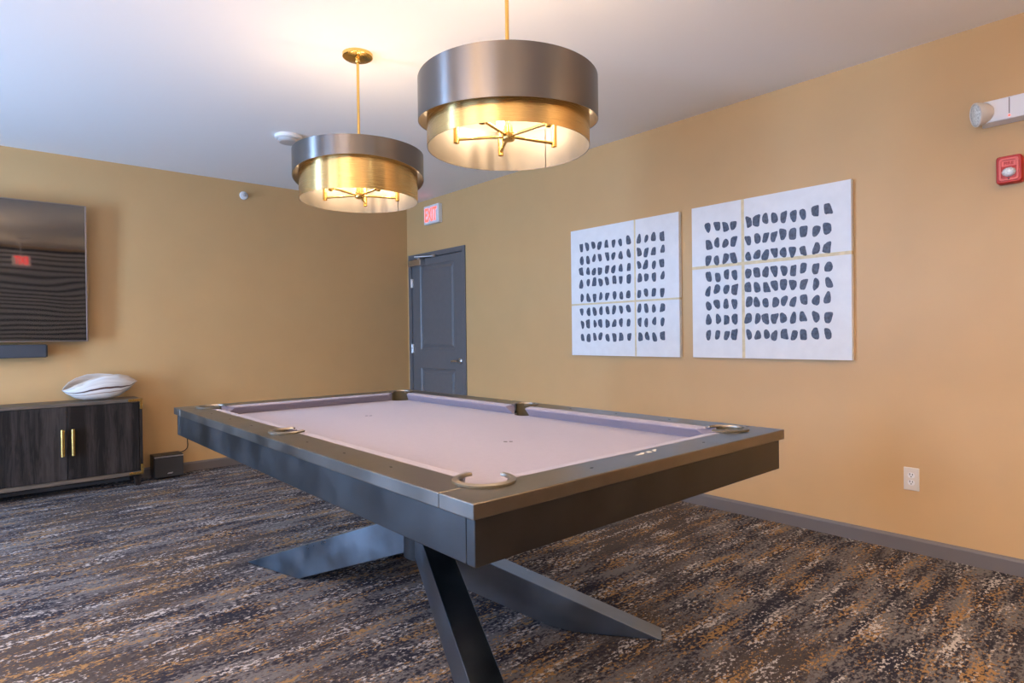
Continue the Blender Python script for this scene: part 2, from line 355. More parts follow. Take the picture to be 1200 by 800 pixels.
# ------------------------------------------------------------------ pool table
X0, X1, Y0, Y1 = .758, 2.143, .988, 3.474
ZT, ZTB, ZA, ZBED = .859, .8244, .720, .812
CX, CY = (X0+X1)/2, (Y0+Y1)/2
table = thing('pool_table', 'steel framed pool table with lavender cloth and crossed plank legs', 'pool table', (CX, CY, 0))
CO = .142; SO = .100; RC = .064; RS = .054; RW = .120; CW = .045
corners = [(X0+CO, Y0+CO, 1, 1), (X1-CO, Y0+CO, -1, 1), (X0+CO, Y1-CO, 1, -1), (X1-CO, Y1-CO, -1, -1)]
sides = [(X0+SO, CY, 1, 0), (X1-SO, CY, -1, 0)]
def cyl(x, y, r, z0, z1):
    b_ = B(); lathe(b_, [(r, z0), (r, z1)], (x, y, 0), 'Z', 48); return b_
def cuts(z0, z1, pad=0.): return [cyl(x, y, RC+pad, z0, z1) for x, y, *_ in corners]+[cyl(x, y, RS+pad, z0, z1) for x, y, *_ in sides]
S1 = Y0+.125; S2 = Y1-.125
g = .0008
for (a, b_, c_, d_) in ((X0, X1, Y0, Y0+RW), (X0, X1, Y1-RW, Y1)):
    bm = B()
    # short rail with square ears reaching along the long side to the joint
    ya, yb = (c_, d_) if c_ == Y0 else (c_, d_)
    if c_ == Y0: pts = [(X0, Y0), (X1, Y0), (X1, S1-g), (X1-RW, S1-g), (X1-RW, Y0+RW), (X0+RW, Y0+RW), (X0+RW, S1-g), (X0, S1-g)]
    else: pts = [(X0, Y1), (X0, S2+g), (X0+RW, S2+g), (X0+RW, Y1-RW), (X1-RW, Y1-RW), (X1-RW, S2+g), (X1, S2+g), (X1, Y1)]
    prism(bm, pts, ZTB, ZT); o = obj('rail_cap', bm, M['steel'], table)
    cut(o, cuts(ZTB-.05, ZT+.05, .0)); md = o.modifiers.new('bevel', 'BEVEL'); md.width = .0026; md.segments = 2; md.limit_method = 'ANGLE'
    if c_ == Y0: front_rail = o
for (a, b_) in ((X0, X0+RW), (X1-RW, X1)):
    bm = B(); box(bm, a, b_, S1+g, S2-g, ZTB, ZT); o = obj('rail_cap', bm, M['steel'], table)
    cut(o, cuts(ZTB-.05, ZT+.05)); md = o.modifiers.new('bevel', 'BEVEL'); md.width = .0026; md.segments = 2; md.limit_method = 'ANGLE'
IN = .013; AT = .03
for (a, b_, c_, d_) in ((X0+IN, X1-IN, Y0+IN, Y0+IN+AT), (X0+IN, X1-IN, Y1-IN-AT, Y1-IN), (X0+IN, X0+IN+AT, Y0+IN+AT+.0012, Y1-IN-AT-.0012), (X1-IN-AT, X1-IN, Y0+IN+AT+.0012, Y1-IN-AT-.0012)):
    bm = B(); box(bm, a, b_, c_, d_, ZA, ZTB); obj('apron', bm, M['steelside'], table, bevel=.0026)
bm = B(); box(bm, X0+IN+AT, X1-IN-AT, Y0+IN+AT, Y1-IN-AT, ZBED-.03, ZBED); o = obj('bed', bm, M['cloth'], table); cut(o, cuts(ZBED-.1, ZBED+.1))
bm = B(); box(bm, X0+.16, X1-.16, Y0+.2, Y1-.2, ZA+.005, ZBED-.03); o = obj('frame_box', bm, M['black'], table)
# cushions: section of height along the inside of a rail
def cushion(p0, p1, inward, cut0, cut1):
    """p0,p1: ends on the rail edge line; inward: unit vector to the table centre; cut: how far the nose is shorter"""
    p0, p1, n = Vector(p0), Vector(p1), Vector(inward); d = (p1-p0).normalized(); bm = B()
    sec = [(0, ZBED, 0), (0, ZT-.0015, 0), (CW*.75, ZT-.004, .75), (CW*.97, ZT-.006, .97), (CW, ZT-.010, 1.), (CW*.95, ZT-.013, .95), (CW*.34, ZBED+.008, .34), (CW*.24, ZBED, .24)]
    l0 = [(p0+n*w_+d*cut0*f).to_3d()+Vector((0, 0, z)) for w_, z, f in sec]; l1 = [(p1+n*w_-d*cut1*f).to_3d()+Vector((0, 0, z)) for w_, z, f in sec]
    rings(bm, [l0, l1], True, True, True); obj('cushion', bm, M['cloth'], table, smooth=True, angle=35)
cc = .052; e = Y0+CO+.052; s = RS+.004
for xx, nx in ((X0+RW, 1), (X1-RW, -1)):
    cushion((xx, e), (xx, CY-s), (nx, 0), cc, .012); cushion((xx, CY+s), (xx, Y1-CO-.052), (nx, 0), .012, cc)
cushion((X0+CO+.052, Y0+RW), (X1-CO-.052, Y0+RW), (0, 1), cc, cc); cushion((X0+CO+.052, Y1-RW), (X1-CO-.052, Y1-RW), (0, -1), cc, cc)
def arc(cx, cy, r, a0, a1, n=40): return [(cx+r*math.cos(a0+(a1-a0)*i/n), cy+r*math.sin(a0+(a1-a0)*i/n)) for i in range(n+1)]
for (x, y, sx, sy, r) in [(*c_, RC) for c_ in corners]+[(*c_, RS) for c_ in sides]:
    ca = math.atan2(sy, sx); half = math.radians(42 if sy else 50); a0, a1 = ca+half, ca+2*PI-half; hl = math.radians(78); b0, b1 = ca+hl, ca+2*PI-hl
    # liner: a cup below the bed with an upright back wall
    bm = B(); hi = ZT+.001
    o_ = arc(x, y, r-.0005, b0, b1); i_ = arc(x, y, r-.006, b0, b1)
    rings(bm, [[(*p, ZBED-.03) for p in o_], [(*p, hi) for p in o_], [(*p, hi) for p in i_], [(*p, ZBED-.03) for p in i_]], False)
    lathe(bm, [(r-.0005, ZBED-.002), (r-.0005, ZBED-.085), (.01, ZBED-.10)], (x, y, 0), 'Z', 40, cap0=False)
    lathe(bm, [(r-.006, ZBED-.002), (r-.006, ZBED-.083), (.01, ZBED-.097)], (x, y, 0), 'Z', 40, cap0=False)
    po = obj('pocket', bm, M['pocket'], table, smooth=True)
    bm = B(); wR = .012; oo = arc(x, y, r+wR, a0-.12, a1+.12); ii = arc(x, y, r-.004, a0-.12, a1+.12)
    m1 = arc(x, y, r+wR-.003, a0-.12, a1+.12); m2 = arc(x, y, r-.002, a0-.12, a1+.12)
    rings(bm, [[(*p, ZT+.0004) for p in oo], [(*p, ZT+.0055) for p in oo]], False, mi=1)  # outer side takes the dark liner colour to stand for its shadow
    V = rings(bm, [[(*p, ZT+.0055) for p in oo], [(*p, ZT+.0075) for p in m1], [(*p, ZT+.0080) for p in m2], [(*p, ZT+.005) for p in ii], [(*p, ZT+.0004) for p in ii]], False)
    bm.faces.new([l[0] for l in V]); bm.faces.new([l[-1] for l in V][::-1])
    bmesh.ops.remove_doubles(bm, verts=bm.verts, dist=1e-6)
    tag(obj('pocket_ring', bm, [M['ringmetal'], M['pocket']], po, smooth=True, angle=50), 'polished steel pocket rim')
# sights
for k in range(1, 8):
    if k == 4: continue
    yy = Y0+.165+(Y1-Y0-.33)*k/8
    for xx in (X0+.062, X1-.062):
        bm = B(); prism(bm, [(xx-.004, yy), (xx, yy-.007), (xx+.004, yy), (xx, yy+.007)], ZT-.0005, ZT+.0006); obj('rail_sight', bm, M['dark'], table)
for k in range(1, 4):
    xx = X0+.165+(X1-X0-.33)*k/4
    for yy in (Y0+.058, Y1-.058):
        if k == 2 and yy < CY: continue
        bm = B(); prism(bm, [(xx-.007, yy), (xx, yy-.004), (xx+.007, yy), (xx, yy+.004)], ZT-.0005, ZT+.0006); obj('rail_sight', bm, M['dark'], table)
# pale maker's mark on the near short rail: small angular flourish
bm = B(); mx, my = 1.457, 1.072
for seg_ in ([(-.055, -.008), (-.03, -.010), (-.008, .004), (-.016, .010), (-.034, .002), (-.056, .000)], [(-.006, -.008), (.012, -.009), (.020, .008), (.006, .010)], [(.026, -.006), (.034, -.008), (.044, .004), (.056, .006), (.056, .012), (.038, .011)]):
    prism(bm, [(mx+a, my+b_) for a, b_ in seg_], ZT-.0003, ZT+.0005)
tag(obj('maker_mark', bm, pbr('pale_mark', (.62, .60, .55), .5), table), 'small pale emblem set in the steel rail')
# ball spots
for yy in (CY-.53, CY+.53):
    bm = B()
    for dy in (-1, 1): lathe(bm, [(.0075, ZBED-.0002), (.0075, ZBED+.0006)], (CX+.02+dy*.008, yy-dy*.006, 0), 'Z', 16)
    obj('ball_spot', bm, M['dark'], table)
# crossed base: four planks running from a floor foot through the middle to the underside of the frame
hub = Vector((1.452, 2.25, .36)); WL = .105; TH = .150
tips = [(1.135, 3.425), (2.045, 1.443), (1.03, 1.10), (1.86, 3.36)]
for i, (tx, ty) in enumerate(tips):
    d2 = Vector((hub.x-tx, hub.y-ty)); L_ = d2.length; d2.normalize(); n2 = Vector((-d2.y, d2.x))*WL/2
    sl = (.372); zc_ = .5*TH/math.cos(math.atan(sl))
    vt = zc_*2                                        # vertical thickness
    foot = vt/sl                                      # length of the foot cut on the floor
    ztop_h = L_*sl                                    # top surface height over the hub
    rest = (ZA-ztop_h)/sl; end = L_+rest
    up_ = .24; prof_ = [(0, .004), (foot, .004), (L_, ztop_h-vt), (L_, ztop_h)]
    if i == 1: prof_ = [(0, .004), (foot*.80, .004), (foot*1.04, .022)]+prof_[2:]
    lp = []
    for sgn in (-1, 1):
        lp.append([(tx+d2.x*t+n2.x*sgn, ty+d2.y*t+n2.y*sgn, z) for t, z in prof_])
    bm = B(); rings(bm, lp, True, True, True); obj('leg', bm, M['legsteel'], table, bevel=.002)
bm = B(); lathe(bm, [(.085, .26), (.085, ZA)], (hub.x, hub.y, 0), 'Z', 32); obj('pedestal_core', bm, M['black'], table, smooth=True)

# ------------------------------------------------------------------ pendants
def pendant(x, y, zt, zb, slope, zit, zib, ang0, label):
    t = thing('pendant_light', label, 'pendant light', (x, y, ZC), group='two-tier drum pendants over the pool table')
    ro, ri, th_ = .343, .310, .0022; n = 96
    toward = Vector((-x, -y)).normalized()
    def ring_z(r, a, base, s_): return base+s_*(math.cos(a)*toward.x+math.sin(a)*toward.y)
    def shell(name, r, ztop, zbot, s_, mats, seam=False):
        bm = B(); pts = lambda rr, zz, s2: [(x+rr*math.cos(2*PI*i/n), y+rr*math.sin(2*PI*i/n), ring_z(rr, 2*PI*i/n, zz, s2)) for i in range(n)]
        V = rings(bm, [pts(r, zbot, s_), pts(r, ztop, 0)], True, mi=0)
        W = rings(bm, [pts(r-th_, ztop, 0), pts(r-th_, zbot, s_)], True, mi=1)
        for i in range(n):
            j = (i+1) % n
            f = bm.faces.new((V[1][i], V[1][j], W[0][j], W[0][i])); f.material_index = 2
            f = bm.faces.new((V[0][i], V[0][j], W[1][j], W[1][i])); f.material_index = 2
        if seam:
            a = math.radians(18); rr = r-th_-.0012; box(bm, x+rr*math.cos(a)-.001, x+rr*math.cos(a)+.001, y+rr*math.sin(a)-.0015, y+rr*math.sin(a)+.0015, zbot+.002, ztop-.002, 2)
        return obj(name, bm, mats, t, smooth=True, angle=50)
    edge = M['ringmetal']
    tag(shell('outer_shade', ro, zt, zb, slope, [M['gunmetal'], M['goldin'], M['goldin']]), 'brushed gunmetal drum with cream lining')
    tag(shell('inner_shade', ri, zit, zib, 0, [M['golddrum'], M['silverin'], M['steel']], True), 'brushed gold drum with pale lining')
    zh = 1.967
    bm = B(); lathe(bm, [(.005, zh+.03), (.0075, zh+.03), (.0075, ZC-.02), (.005, ZC-.02)], (x, y, 0), 'Z', 20)
    lathe(bm, [(.011, zt+.01), (.012, zt+.012), (.012, zt+.045), (.009, zt+.048)], (x, y, 0), 'Z', 20); lathe(bm, [(.012, ZC-.045), (.014, ZC-.04), (.014, ZC-.022), (.010, ZC-.020)], (x, y, 0), 'Z', 20)
    obj('rod', bm, M['brass'], t, smooth=True)
    bm = B(); lathe(bm, [(.02, ZC-.026), (.070, ZC-.022), (.079, ZC-.016), (.080, ZC)], (x, y, 0), 'Z', 48); obj('canopy', bm, M['brass'], t, smooth=True)
    bm = B(); lathe(bm, [(.004, zh-.018), (.022, zh-.016), (.026, zh-.010), (.026, zh+.010), (.018, zh+.012), (.016, zh+.040), (.01, zh+.042)], (x, y, 0), 'Z', 28); obj('hub', bm, M['brass'], t, smooth=True)
    bm = B()
    for k in range(3):
        a = math.radians(ang0+20+120*k); c_, s2 = math.cos(a), math.sin(a)
        tube(bm, [(x+.008*c_, y+.008*s2, zt-.012), (x+(ro-.002)*c_, y+(ro-.002)*s2, zt-.012)], .002, 6)
        a += .5; c_, s2 = math.cos(a), math.sin(a); tube(bm, [(x+.008*c_, y+.008*s2, zit-.008), (x+(ri-.002)*c_, y+(ri-.002)*s2, zit-.008)], .002, 6)
    obj('shade_spider', bm, M['brass'], t)
    for k in range(5):
        a = math.radians(ang0+72*k); c_, s2 = math.cos(a), math.sin(a); ex, ey = x+.205*c_, y+.205*s2
        bm = B(); tube(bm, [(x+.02*c_, y+.02*s2, zh), (ex, ey, zh)], .006, 10); ar = obj('arm', bm, M['brass'], t, smooth=True)
        bm = B(); lathe(bm, [(.006, zh-.016), (.0115, zh-.014), (.0115, zh+.088), (.006, zh+.090)], (ex, ey, 0), 'Z', 18); obj('candle_sleeve', bm, M['brass'], ar, smooth=True)
        bm = B(); lathe(bm, [(.006, zh+.090), (.012, zh+.100), (.017, zh+.120), (.014, zh+.142), (.007, zh+.158), (.001, zh+.166)], (ex, ey, 0), 'Z', 16); obj('bulb', bm, M['bulb'], ar, smooth=True)
        l = bpy.data.lights.new('bulb_glow', 'POINT'); l.energy = BULB_POWER; l.color = (1, .73, .47); l.shadow_soft_size = .02
        lo = bpy.data.objects.new('bulb_glow', l); COL.objects.link(lo); lo.location = (x+.176*c_, y+.176*s2, zh+.150)
    return t
pendant(1.573, 3.018, 2.187, 2.050, .042, 2.128, 1.935, 126, 'far two-tier drum pendant hanging by its whole brass rod and ceiling plate')
pendant(1.555, 1.775, 2.172, 2.018, -.030, 2.085, 1.918, 130, 'near two-tier drum pendant, larger in view, its rod leaving the frame top')

# ------------------------------------------------------------------ paintings
def painting(y0, y1, z0, z1, cols, rows, vt, hz, tw, label, seed):
    R = random.Random(seed)
    XP = XR-.032
    bm = B(); box(bm, XP, XR-.001, y0, y1, z0, z1)
    box(bm, XP-.0007, XR-.002, vt-tw/2, vt+tw/2, z1-.0, z1+.0006, 1)
    rings(bm, [[(XP-.0008, vt-tw/2, z0+.002), (XP-.0008, vt+tw/2, z0+.002), (XP+.0001, vt+tw/2, z0+.002), (XP+.0001, vt-tw/2, z0+.002)], [(XP-.0008, vt-tw/2, z1), (XP-.0008, vt+tw/2, z1), (XP+.0001, vt+tw/2, z1), (XP+.0001, vt-tw/2, z1)]], True, True, True, 1)
    box(bm, XP-.0009, XP+.0001, y0, y1, hz-tw/2, hz+tw/2, 1); box(bm, XP-.0009, XR-.004, y0-.0008, y0, hz-tw/2, hz+tw/2, 1)
    for ri_, fz in enumerate(rows):
        zz = z1-(z1-z0)*fz
        for cy_ in cols:
            w_ = R.uniform(.0165, .0215)*(1.12 if len(cols) > 12 else 1.05); h_ = R.uniform(.029, .037); cyy = cy_+R.uniform(-.005, .005); czz = zz+R.uniform(-.007, .007)
            n = 18; pts = []; tl = R.uniform(-.25, .25); sq = R.uniform(.45, .95); ph = R.uniform(0, 6.28); amp = R.uniform(.04, .14); tp = R.uniform(-.15, .15)
            for k in range(n):
                a = 2*PI*k/n; c_, s_ = math.cos(a), math.sin(a)
                px = math.copysign(abs(c_)**sq, c_)*w_; pz = math.copysign(abs(s_)**sq, s_)*h_
                px *= 1+tp*pz/h_; f = 1+amp*math.sin(3*a+ph)+R.uniform(-.035, .035)
                pts.append((XP-.0011, cyy+px*f+tl*pz, czz+pz*f))
            if False:
                # daub brushed as an open hook
                inner = [(p[0], cyy+(p[1]-cyy)*.42+.003, czz+(p[2]-czz)*.35+.006) for p in pts]
                V = [[bm.verts.new(p) for p in pts], [bm.verts.new(p) for p in inner]]
                for k in range(n): bm.faces.new((V[0][k], V[0][(k+1) % n], V[1][(k+1) % n], V[1][k]))
            else: bm.faces.new([bm.verts.new(p) for p in pts]).material_index = 2
    tag(obj('painting', bm, [M['canvas'], M['tape'], M['paint']]), label, 'painting', group='white canvases with rows of dark daubs')
painting(2.488, 3.535, 1.034, 2.070, [3.418, 3.35, 3.283, 3.218, 3.146, 3.078, 3.012, 2.937, 2.834, 2.771, 2.704, 2.628], [.145, .245, .34, .433, .543, .652, .75, .857], 2.875, 1.454, .014,
         'white canvas with twelve columns of dark daubs, left one, nearer the door', 3)
painting(1.348, 2.382, 1.036, 2.073, [2.255, 2.19, 2.126, 2.067, 1.969, 1.91, 1.853, 1.796, 1.741, 1.68, 1.62, 1.547, 1.476], [.149, .256, .362, .47, .559, .654, .752, .854], 2.006, 1.655, .020,
         'white canvas with thirteen columns of dark daubs, right one, larger in view', 5)

# ------------------------------------------------------------------ text helper (wall facing -X or any frame)
def text_mesh(body, size, origin, right, upv, depth, bold=1.0):
    cu = bpy.data.curves.new('t', 'FONT'); cu.body = body; cu.size = 1; cu.align_x = 'CENTER'; cu.align_y = 'CENTER'; cu.extrude = 0; cu.offset = .02
    o = bpy.data.objects.new('t', cu); COL.objects.link(o); bpy.context.view_layer.update()
    me = bpy.data.meshes.new_from_object(o.evaluated_get(bpy.context.evaluated_depsgraph_get())); bpy.data.objects.remove(o); bpy.data.curves.remove(cu)
    bm = B(); bm.from_mesh(me); bpy.data.meshes.remove(me)
    xs = [v.co.x for v in bm.verts]; ys_ = [v.co.y for v in bm.verts]; cx_, cy_ = (min(xs)+max(xs))/2, (min(ys_)+max(ys_))/2
    sx = size[0]/(max(xs)-min(xs)); sy = size[1]/(max(ys_)-min(ys_)); r_, u_ = Vector(right), Vector(upv); nrm = r_.cross(u_)
    ex = bmesh.ops.extrude_face_region(bm, geom=list(bm.faces)); top = {v for v in ex['geom'] if isinstance(v, bmesh.types.BMVert)}
    for v in bm.verts:
        a, b_ = (v.co.x-cx_)*sx, (v.co.y-cy_)*sy; v.co = Vector(origin)+r_*a+u_*b_+nrm*(depth if v in top else 0)
    return bm

# ------------------------------------------------------------------ exit sign
ey, ez = 5.588, 2.537
t = thing('exit_sign', 'white box exit sign with red letters above the grey door', 'exit sign', (XR, ey, ez))
bm = B(); box(bm, XR-.052, XR-.001, ey-.142, ey+.142, ez-.101, ez+.101); obj('housing', bm, M['white'], t, bevel=.006)
obj('sign_letters', text_mesh('EXIT', (.225, .145), (XR-.0525, ey+.005, ez), (0, -1, 0), (0, 0, 1), .001), M['redglow'], t)

# ------------------------------------------------------------------ emergency light
t = thing('emergency_light', 'white wall emergency light with round lamp head at its left end', 'emergency light', (XR, .55, 2.26))
bm = B(); rings(bm, [[(XR-.001, .745, 2.206), (XR-.001, .33, 2.206), (XR-.001, .33, 2.325), (XR-.001, .745, 2.325)], [(XR-.07, .735, 2.213), (XR-.07, .34, 2.213), (XR-.07, .34, 2.318), (XR-.07, .735, 2.318)]], True, True, True)
obj('housing', bm, M['white'], t, bevel=.004)
for hy, sg in ((.745, 1), (.335, -1)):
    bm = B(); seg = 36
    dv = Vector((-.55, sg*.80, -.15)).normalized(); cc_ = Vector((XR-.075, hy-.005*sg, 2.262)); q = dv.to_track_quat('Z', 'Y')
    prf = [(.012, -.050), (.030, -.046), (.046, -.028), (.055, -.004), (.058, .012), (.058, .020), (.053, .022), (.050, .016), (.030, .010), (.004, .008)]
    rings(bm, [[cc_+q @ Vector((r*math.cos(2*PI*k/seg), r*math.sin(2*PI*k/seg), h)) for k in range(seg)] for r, h in prf], True, True, True)
    hd = obj('lamp_head', bm, M['offwhite'], t, smooth=True, angle=35)
    bm = B(); rings(bm, [[cc_+q @ Vector((r*math.cos(2*PI*k/seg), r*math.sin(2*PI*k/seg), h)) for k in range(seg)] for r, h in [(.049, .0165), (.048, .020), (.03, .025), (.003, .027)]], True, True, True)
    obj('lamp_lens', bm, M['lens'], hd, smooth=True)
bm = B(); lathe(bm, [(.0045, XR-.069), (.0045, XR-.073), (.001, XR-.074)], (0, .628, 2.228), 'X', 14); obj('indicator', bm, M['redled'], t)
bm = B(); box(bm, XR-.0705, XR-.069, .626, .630, 2.238, 2.314); obj('cover_groove', bm, M['base'], t)

# ------------------------------------------------------------------ fire alarm strobe
fy, fz = .634, 1.975
t = thing('fire_alarm_strobe', 'red fire alarm with clear strobe lens on the tan wall', 'fire alarm', (XR, fy, fz))
def rrect(cy_, cz_, hw, hh, r, x, n=6):
    o_ = []
    for sx, sz, a0 in ((1, 1, 0), (-1, 1, PI/2), (-1, -1, PI), (1, -1, 1.5*PI)):
        for k in range(n+1):
            a = a0+PI/2*k/n; o_.append((x, cy_+sx*(hw-r)+r*math.cos(a), cz_+sz*(hh-r)+r*math.sin(a)))
    return o_
bm = B(); rings(bm, [rrect(fy, fz, .050, .066, .014, XR-.001), rrect(fy, fz, .050, .066, .014, XR-.046), rrect(fy, fz, .046, .062, .013, XR-.052)], True, True, True); obj('housing', bm, M['red'], t, smooth=True)
bm = B(); V = rings(bm, [rrect(fy, fz, .039, .055, .014, XR-.051), rrect(fy, fz, .037, .053, .013, XR-.057), rrect(fy, fz, .030, .045, .008, XR-.057), rrect(fy, fz, .029, .044, .008, XR-.051)], True); obj('bezel', bm, M['pink'], t, smooth=True)
bm = B(); box(bm, XR-.054, XR-.050, fy-.028, fy+.028, fz+.014, fz+.042); nm = obj('nameplate', bm, M['pink'], t, bevel=.001)
obj('nameplate_text', text_mesh('FIRE', (.036, .014), (XR-.0543, fy, fz+.028), (0, -1, 0), (0, 0, 1), .0006), M['red'], nm)
bm = B(); seg = 10
lp = []
for r, h in ((1, -.050), (1, -.056), (.8, -.066), (.45, -.071), (.08, -.072)):
    lp.append([(XR+h, fy+.028*r*math.cos(2*PI*k/seg), fz-.014+.023*r*math.sin(2*PI*k/seg)) for k in range(seg)])
rings(bm, lp, True, True, True); obj('strobe_lens', bm, M['lens'], t)
bm = B(); lathe(bm, [(.0035, XR-.050), (.0035, XR-.0585)], (0, fy, fz-.047), 'X', 12); obj('sounder_hole', bm, M['dark'], t)

# ------------------------------------------------------------------ outlet
oy, oz = 1.065, .398
t = thing('wall_outlet', 'ivory double power outlet low on the wall right of the table', 'outlet', (XR, oy, oz))
bm = B(); rings(bm, [rrect(oy, oz, .037, .062, .004, XR-.0005), rrect(oy, oz, .037, .062, .004, XR-.003), rrect(oy, oz, .034, .059, .004, XR-.0065)], True, True, True); obj('cover_plate', bm, M['offwhite'], t, smooth=True)
for dz in (-.0195, .0195):
    bm = B(); rings(bm, [rrect(oy, oz+dz, .0165, .0145, .0125, XR-.006), rrect(oy, oz+dz, .0165, .0145, .0125, XR-.0085)], True, True, True); rc = obj('receptacle', bm, M['white'], t)
    bm = B()
    for dy, hh in ((-.0065, .0045), (.0065, .0055)): box(bm, XR-.0089, XR-.0084, oy+dy-.0017, oy+dy+.0017, oz+dz+.001, oz+dz+.001+2*hh)
    lathe(bm, [(.0030, XR-.0084), (.0030, XR-.0089)], (0, oy, oz+dz-.0065), 'X', 12); obj('slots', bm, M['dark'], rc)
bm = B(); lathe(bm, [(.003, XR-.006), (.0025, XR-.0078)], (0, oy, oz), 'X', 12); obj('screw', bm, M['chrome'], t)

# ------------------------------------------------------------------ smoke detector, sprinkler
t = thing('smoke_detector', 'round white smoke detector on the ceiling left of far pendant', 'smoke detector', (1.80, 4.56, ZC))
bm = B(); lathe(bm, [(.098, ZC-.0005), (.100, ZC-.006), (.098, ZC-.022), (.088, ZC-.028)], (1.80, 4.56, 0), 'Z', 48); obj('base', bm, M['white'], t, smooth=True, angle=30)
bm = B(); lathe(bm, [(.080, ZC-.027), (.076, ZC-.044), (.066, ZC-.052), (.01, ZC-.054)], (1.80, 4.56, 0), 'Z', 48); obj('sensor_cap', bm, pbr('grey_cap', (.45, .43, .41), .5), t, smooth=True, angle=30)
t = thing('sprinkler_head', 'small white sidewall sprinkler high on the wall by the ceiling', 'sprinkler', (1.985, YB, 2.592))
bm = B(); lathe(bm, [(.040, YB-.0005), (.040, YB-.004), (.034, YB-.012), (.022, YB-.014)], (1.985, 0, 2.592), 'Y', 32); obj('escutcheon', bm, M['white'], t, smooth=True)
bm = B(); lathe(bm, [(.011, YB-.013), (.011, YB-.035), (.006, YB-.040), (.005, YB-.055)], (1.985, 0, 2.592), 'Y', 16); lathe(bm, [(.017, YB-.055), (.019, YB-.058), (.004, YB-.060)], (1.985, 0, 2.592), 'Y', 12)
obj('nozzle', bm, M['chrome'], t, smooth=True)

# ------------------------------------------------------------------ television and soundbar
TVY = YB-.105; TXL, TXR, TZ0, TZ1 = -1.25, .706, 1.199, 2.303
t = thing('television', 'large dark wall television reflecting the room above the soundbar', 'television', (0, YB, TZ0))
tilt = math.radians(1.2)
def tilted(bm):
    piv = Vector((0, TVY, (TZ0+TZ1)/2)); Rm = Matrix.Translation(piv) @ Matrix.Rotation(tilt, 4, 'X') @ Matrix.Translation(-piv)
    for v in bm.verts: v.co = Rm @ v.co
    return bm
bm = B(); e = .011
box(bm, TXL, TXR, TVY-.006, TVY+.010, TZ0, TZ0+e); box(bm, TXL, TXR, TVY-.006, TVY+.010, TZ1-e*.6, TZ1); box(bm, TXL, TXL+e, TVY-.006, TVY+.010, TZ0+e, TZ1-e*.6); box(bm, TXR-e, TXR, TVY-.006, TVY+.010, TZ0+e, TZ1-e*.6)
obj('bezel', tilted(bm), M['screenframe'], t, bevel=.002)
bm = B(); box(bm, TXL+e, TXR-e, TVY-.002, TVY+.008, TZ0+e, TZ1-e*.6); obj('screen', tilted(bm), M['tv'], t)
bm = B(); box(bm, TXL+.03, TXR-.03, TVY+.010, TVY+.045, TZ0+.03, TZ1-.03); obj('back_shell', tilted(bm), M['black'], t, bevel=.01)
bm = B(); box(bm, -.55, .05, TVY+.03, YB-.0005, 1.5, 2.0); obj('wall_mount', bm, M['black'], t)
t = thing('soundbar', 'slim dark grey soundbar mounted just below the television', 'soundbar', (-.27, YB, 1.07))
bm = B(); box(bm, -.97, .432, YB-.125, YB-.045, 1.078, 1.180); obj('body', bm, M['greycloth'], t, bevel=.008, seg=3)
bm = B(); box(bm, .432, .437, YB-.120, YB-.050, 1.083, 1.175); obj('end_cap', bm, M['black'], t, bevel=.002)
bm = B(); box(bm, -.5, -.4, YB-.046, YB-.0005, 1.10, 1.16); obj('bracket', bm, M['black'], t)
bm = B(); box(bm, .0, .1, YB-.046, YB-.0005, 1.10, 1.16); obj('bracket', bm, M['black'], t)

# ------------------------------------------------------------------ cabinet
CF = 5.842; CXR = 1.042; CXL = -1.58; CB = YB-.013; CZ0, CZ1 = .094, .720
t = thing('media_cabinet', 'long dark wood sideboard with brass pulls and brass corners', 'cabinet', ((CXL+CXR)/2, (CF+CB)/2, 0))
bm = B(); tk = .024
box(bm, CXL, CXR, CF, CB, CZ1-tk, CZ1); tag(obj('top', bm, M['woodtop'], t, bevel=.002), 'browner wood top')
bm = B(); box(bm, CXL, CXR, CF, CB, CZ0, CZ0+.030); obj('base_rail', bm, M['woodtop'], t, bevel=.002)
bm = B(); box(bm, CXL, CXL+tk, CF, CB, CZ0+.030, CZ1-tk); box(bm, CXR-tk, CXR, CF, CB, CZ0+.030, CZ1-tk); box(bm, CXL+tk, CXR-tk, CB-.012, CB, CZ0+.030, CZ1-tk)
box(bm, CXL+.02, CXR-.02, CF+.012, CB, CZ0-.012, CZ0)
obj('case', bm, M['wood'], t, bevel=.002)
dw = (1.016-.5335); xs = 1.016
for k in range(5):
    a, b_ = xs-dw*(k+1)+.0015, xs-dw*k-.0015
    if a < CXL+tk: a = CXL+tk+.002
    bm = B(); box(bm, a, b_, CF-.004, CF+.016, CZ0+.034, CZ1-tk-.003); d = obj('cabinet_door', bm, M['wood'], t, bevel=.0015)
    hx = (a+.033) if k % 2 == 0 else (b_-.031)
    bm = B(); tube(bm, [(hx, CF-.030, .314), (hx, CF-.030, .522)], .0135, 16)
    for zz in (.345, .49): tube(bm, [(hx, CF-.030, zz), (hx, CF-.003, zz)], .006, 10)
    obj('handle', bm, M['brass'], d, smooth=True, angle=50)
for xx, sg in ((CXR, -1), (CXL, 1)):
    for z0, z1, zz in ((CZ1-.020, CZ1+.001, CZ1), (CZ0+.004, CZ0+.024, CZ0)):
        bm = B(); x_a, x_b = sorted((xx, xx+sg*.100)); box(bm, x_a, x_b, CF-.005, CF+.0, z0, z1)
        x_a, x_b = sorted((xx+.001*-sg, xx+sg*.018)); zs_, ze_ = (CZ1-.085, CZ1-.020) if zz == CZ1 else (CZ0+.024, CZ0+.085)
        box(bm, x_a, x_b, CF-.005, CF, zs_, ze_); x_c, x_d = sorted((xx, xx-sg*.0015)); box(bm, x_c, x_d, CF-.005, CF+.06, min(z0, zs_), max(z1, ze_))
        obj('corner_bracket', bm, M['brass'], t, bevel=.001)
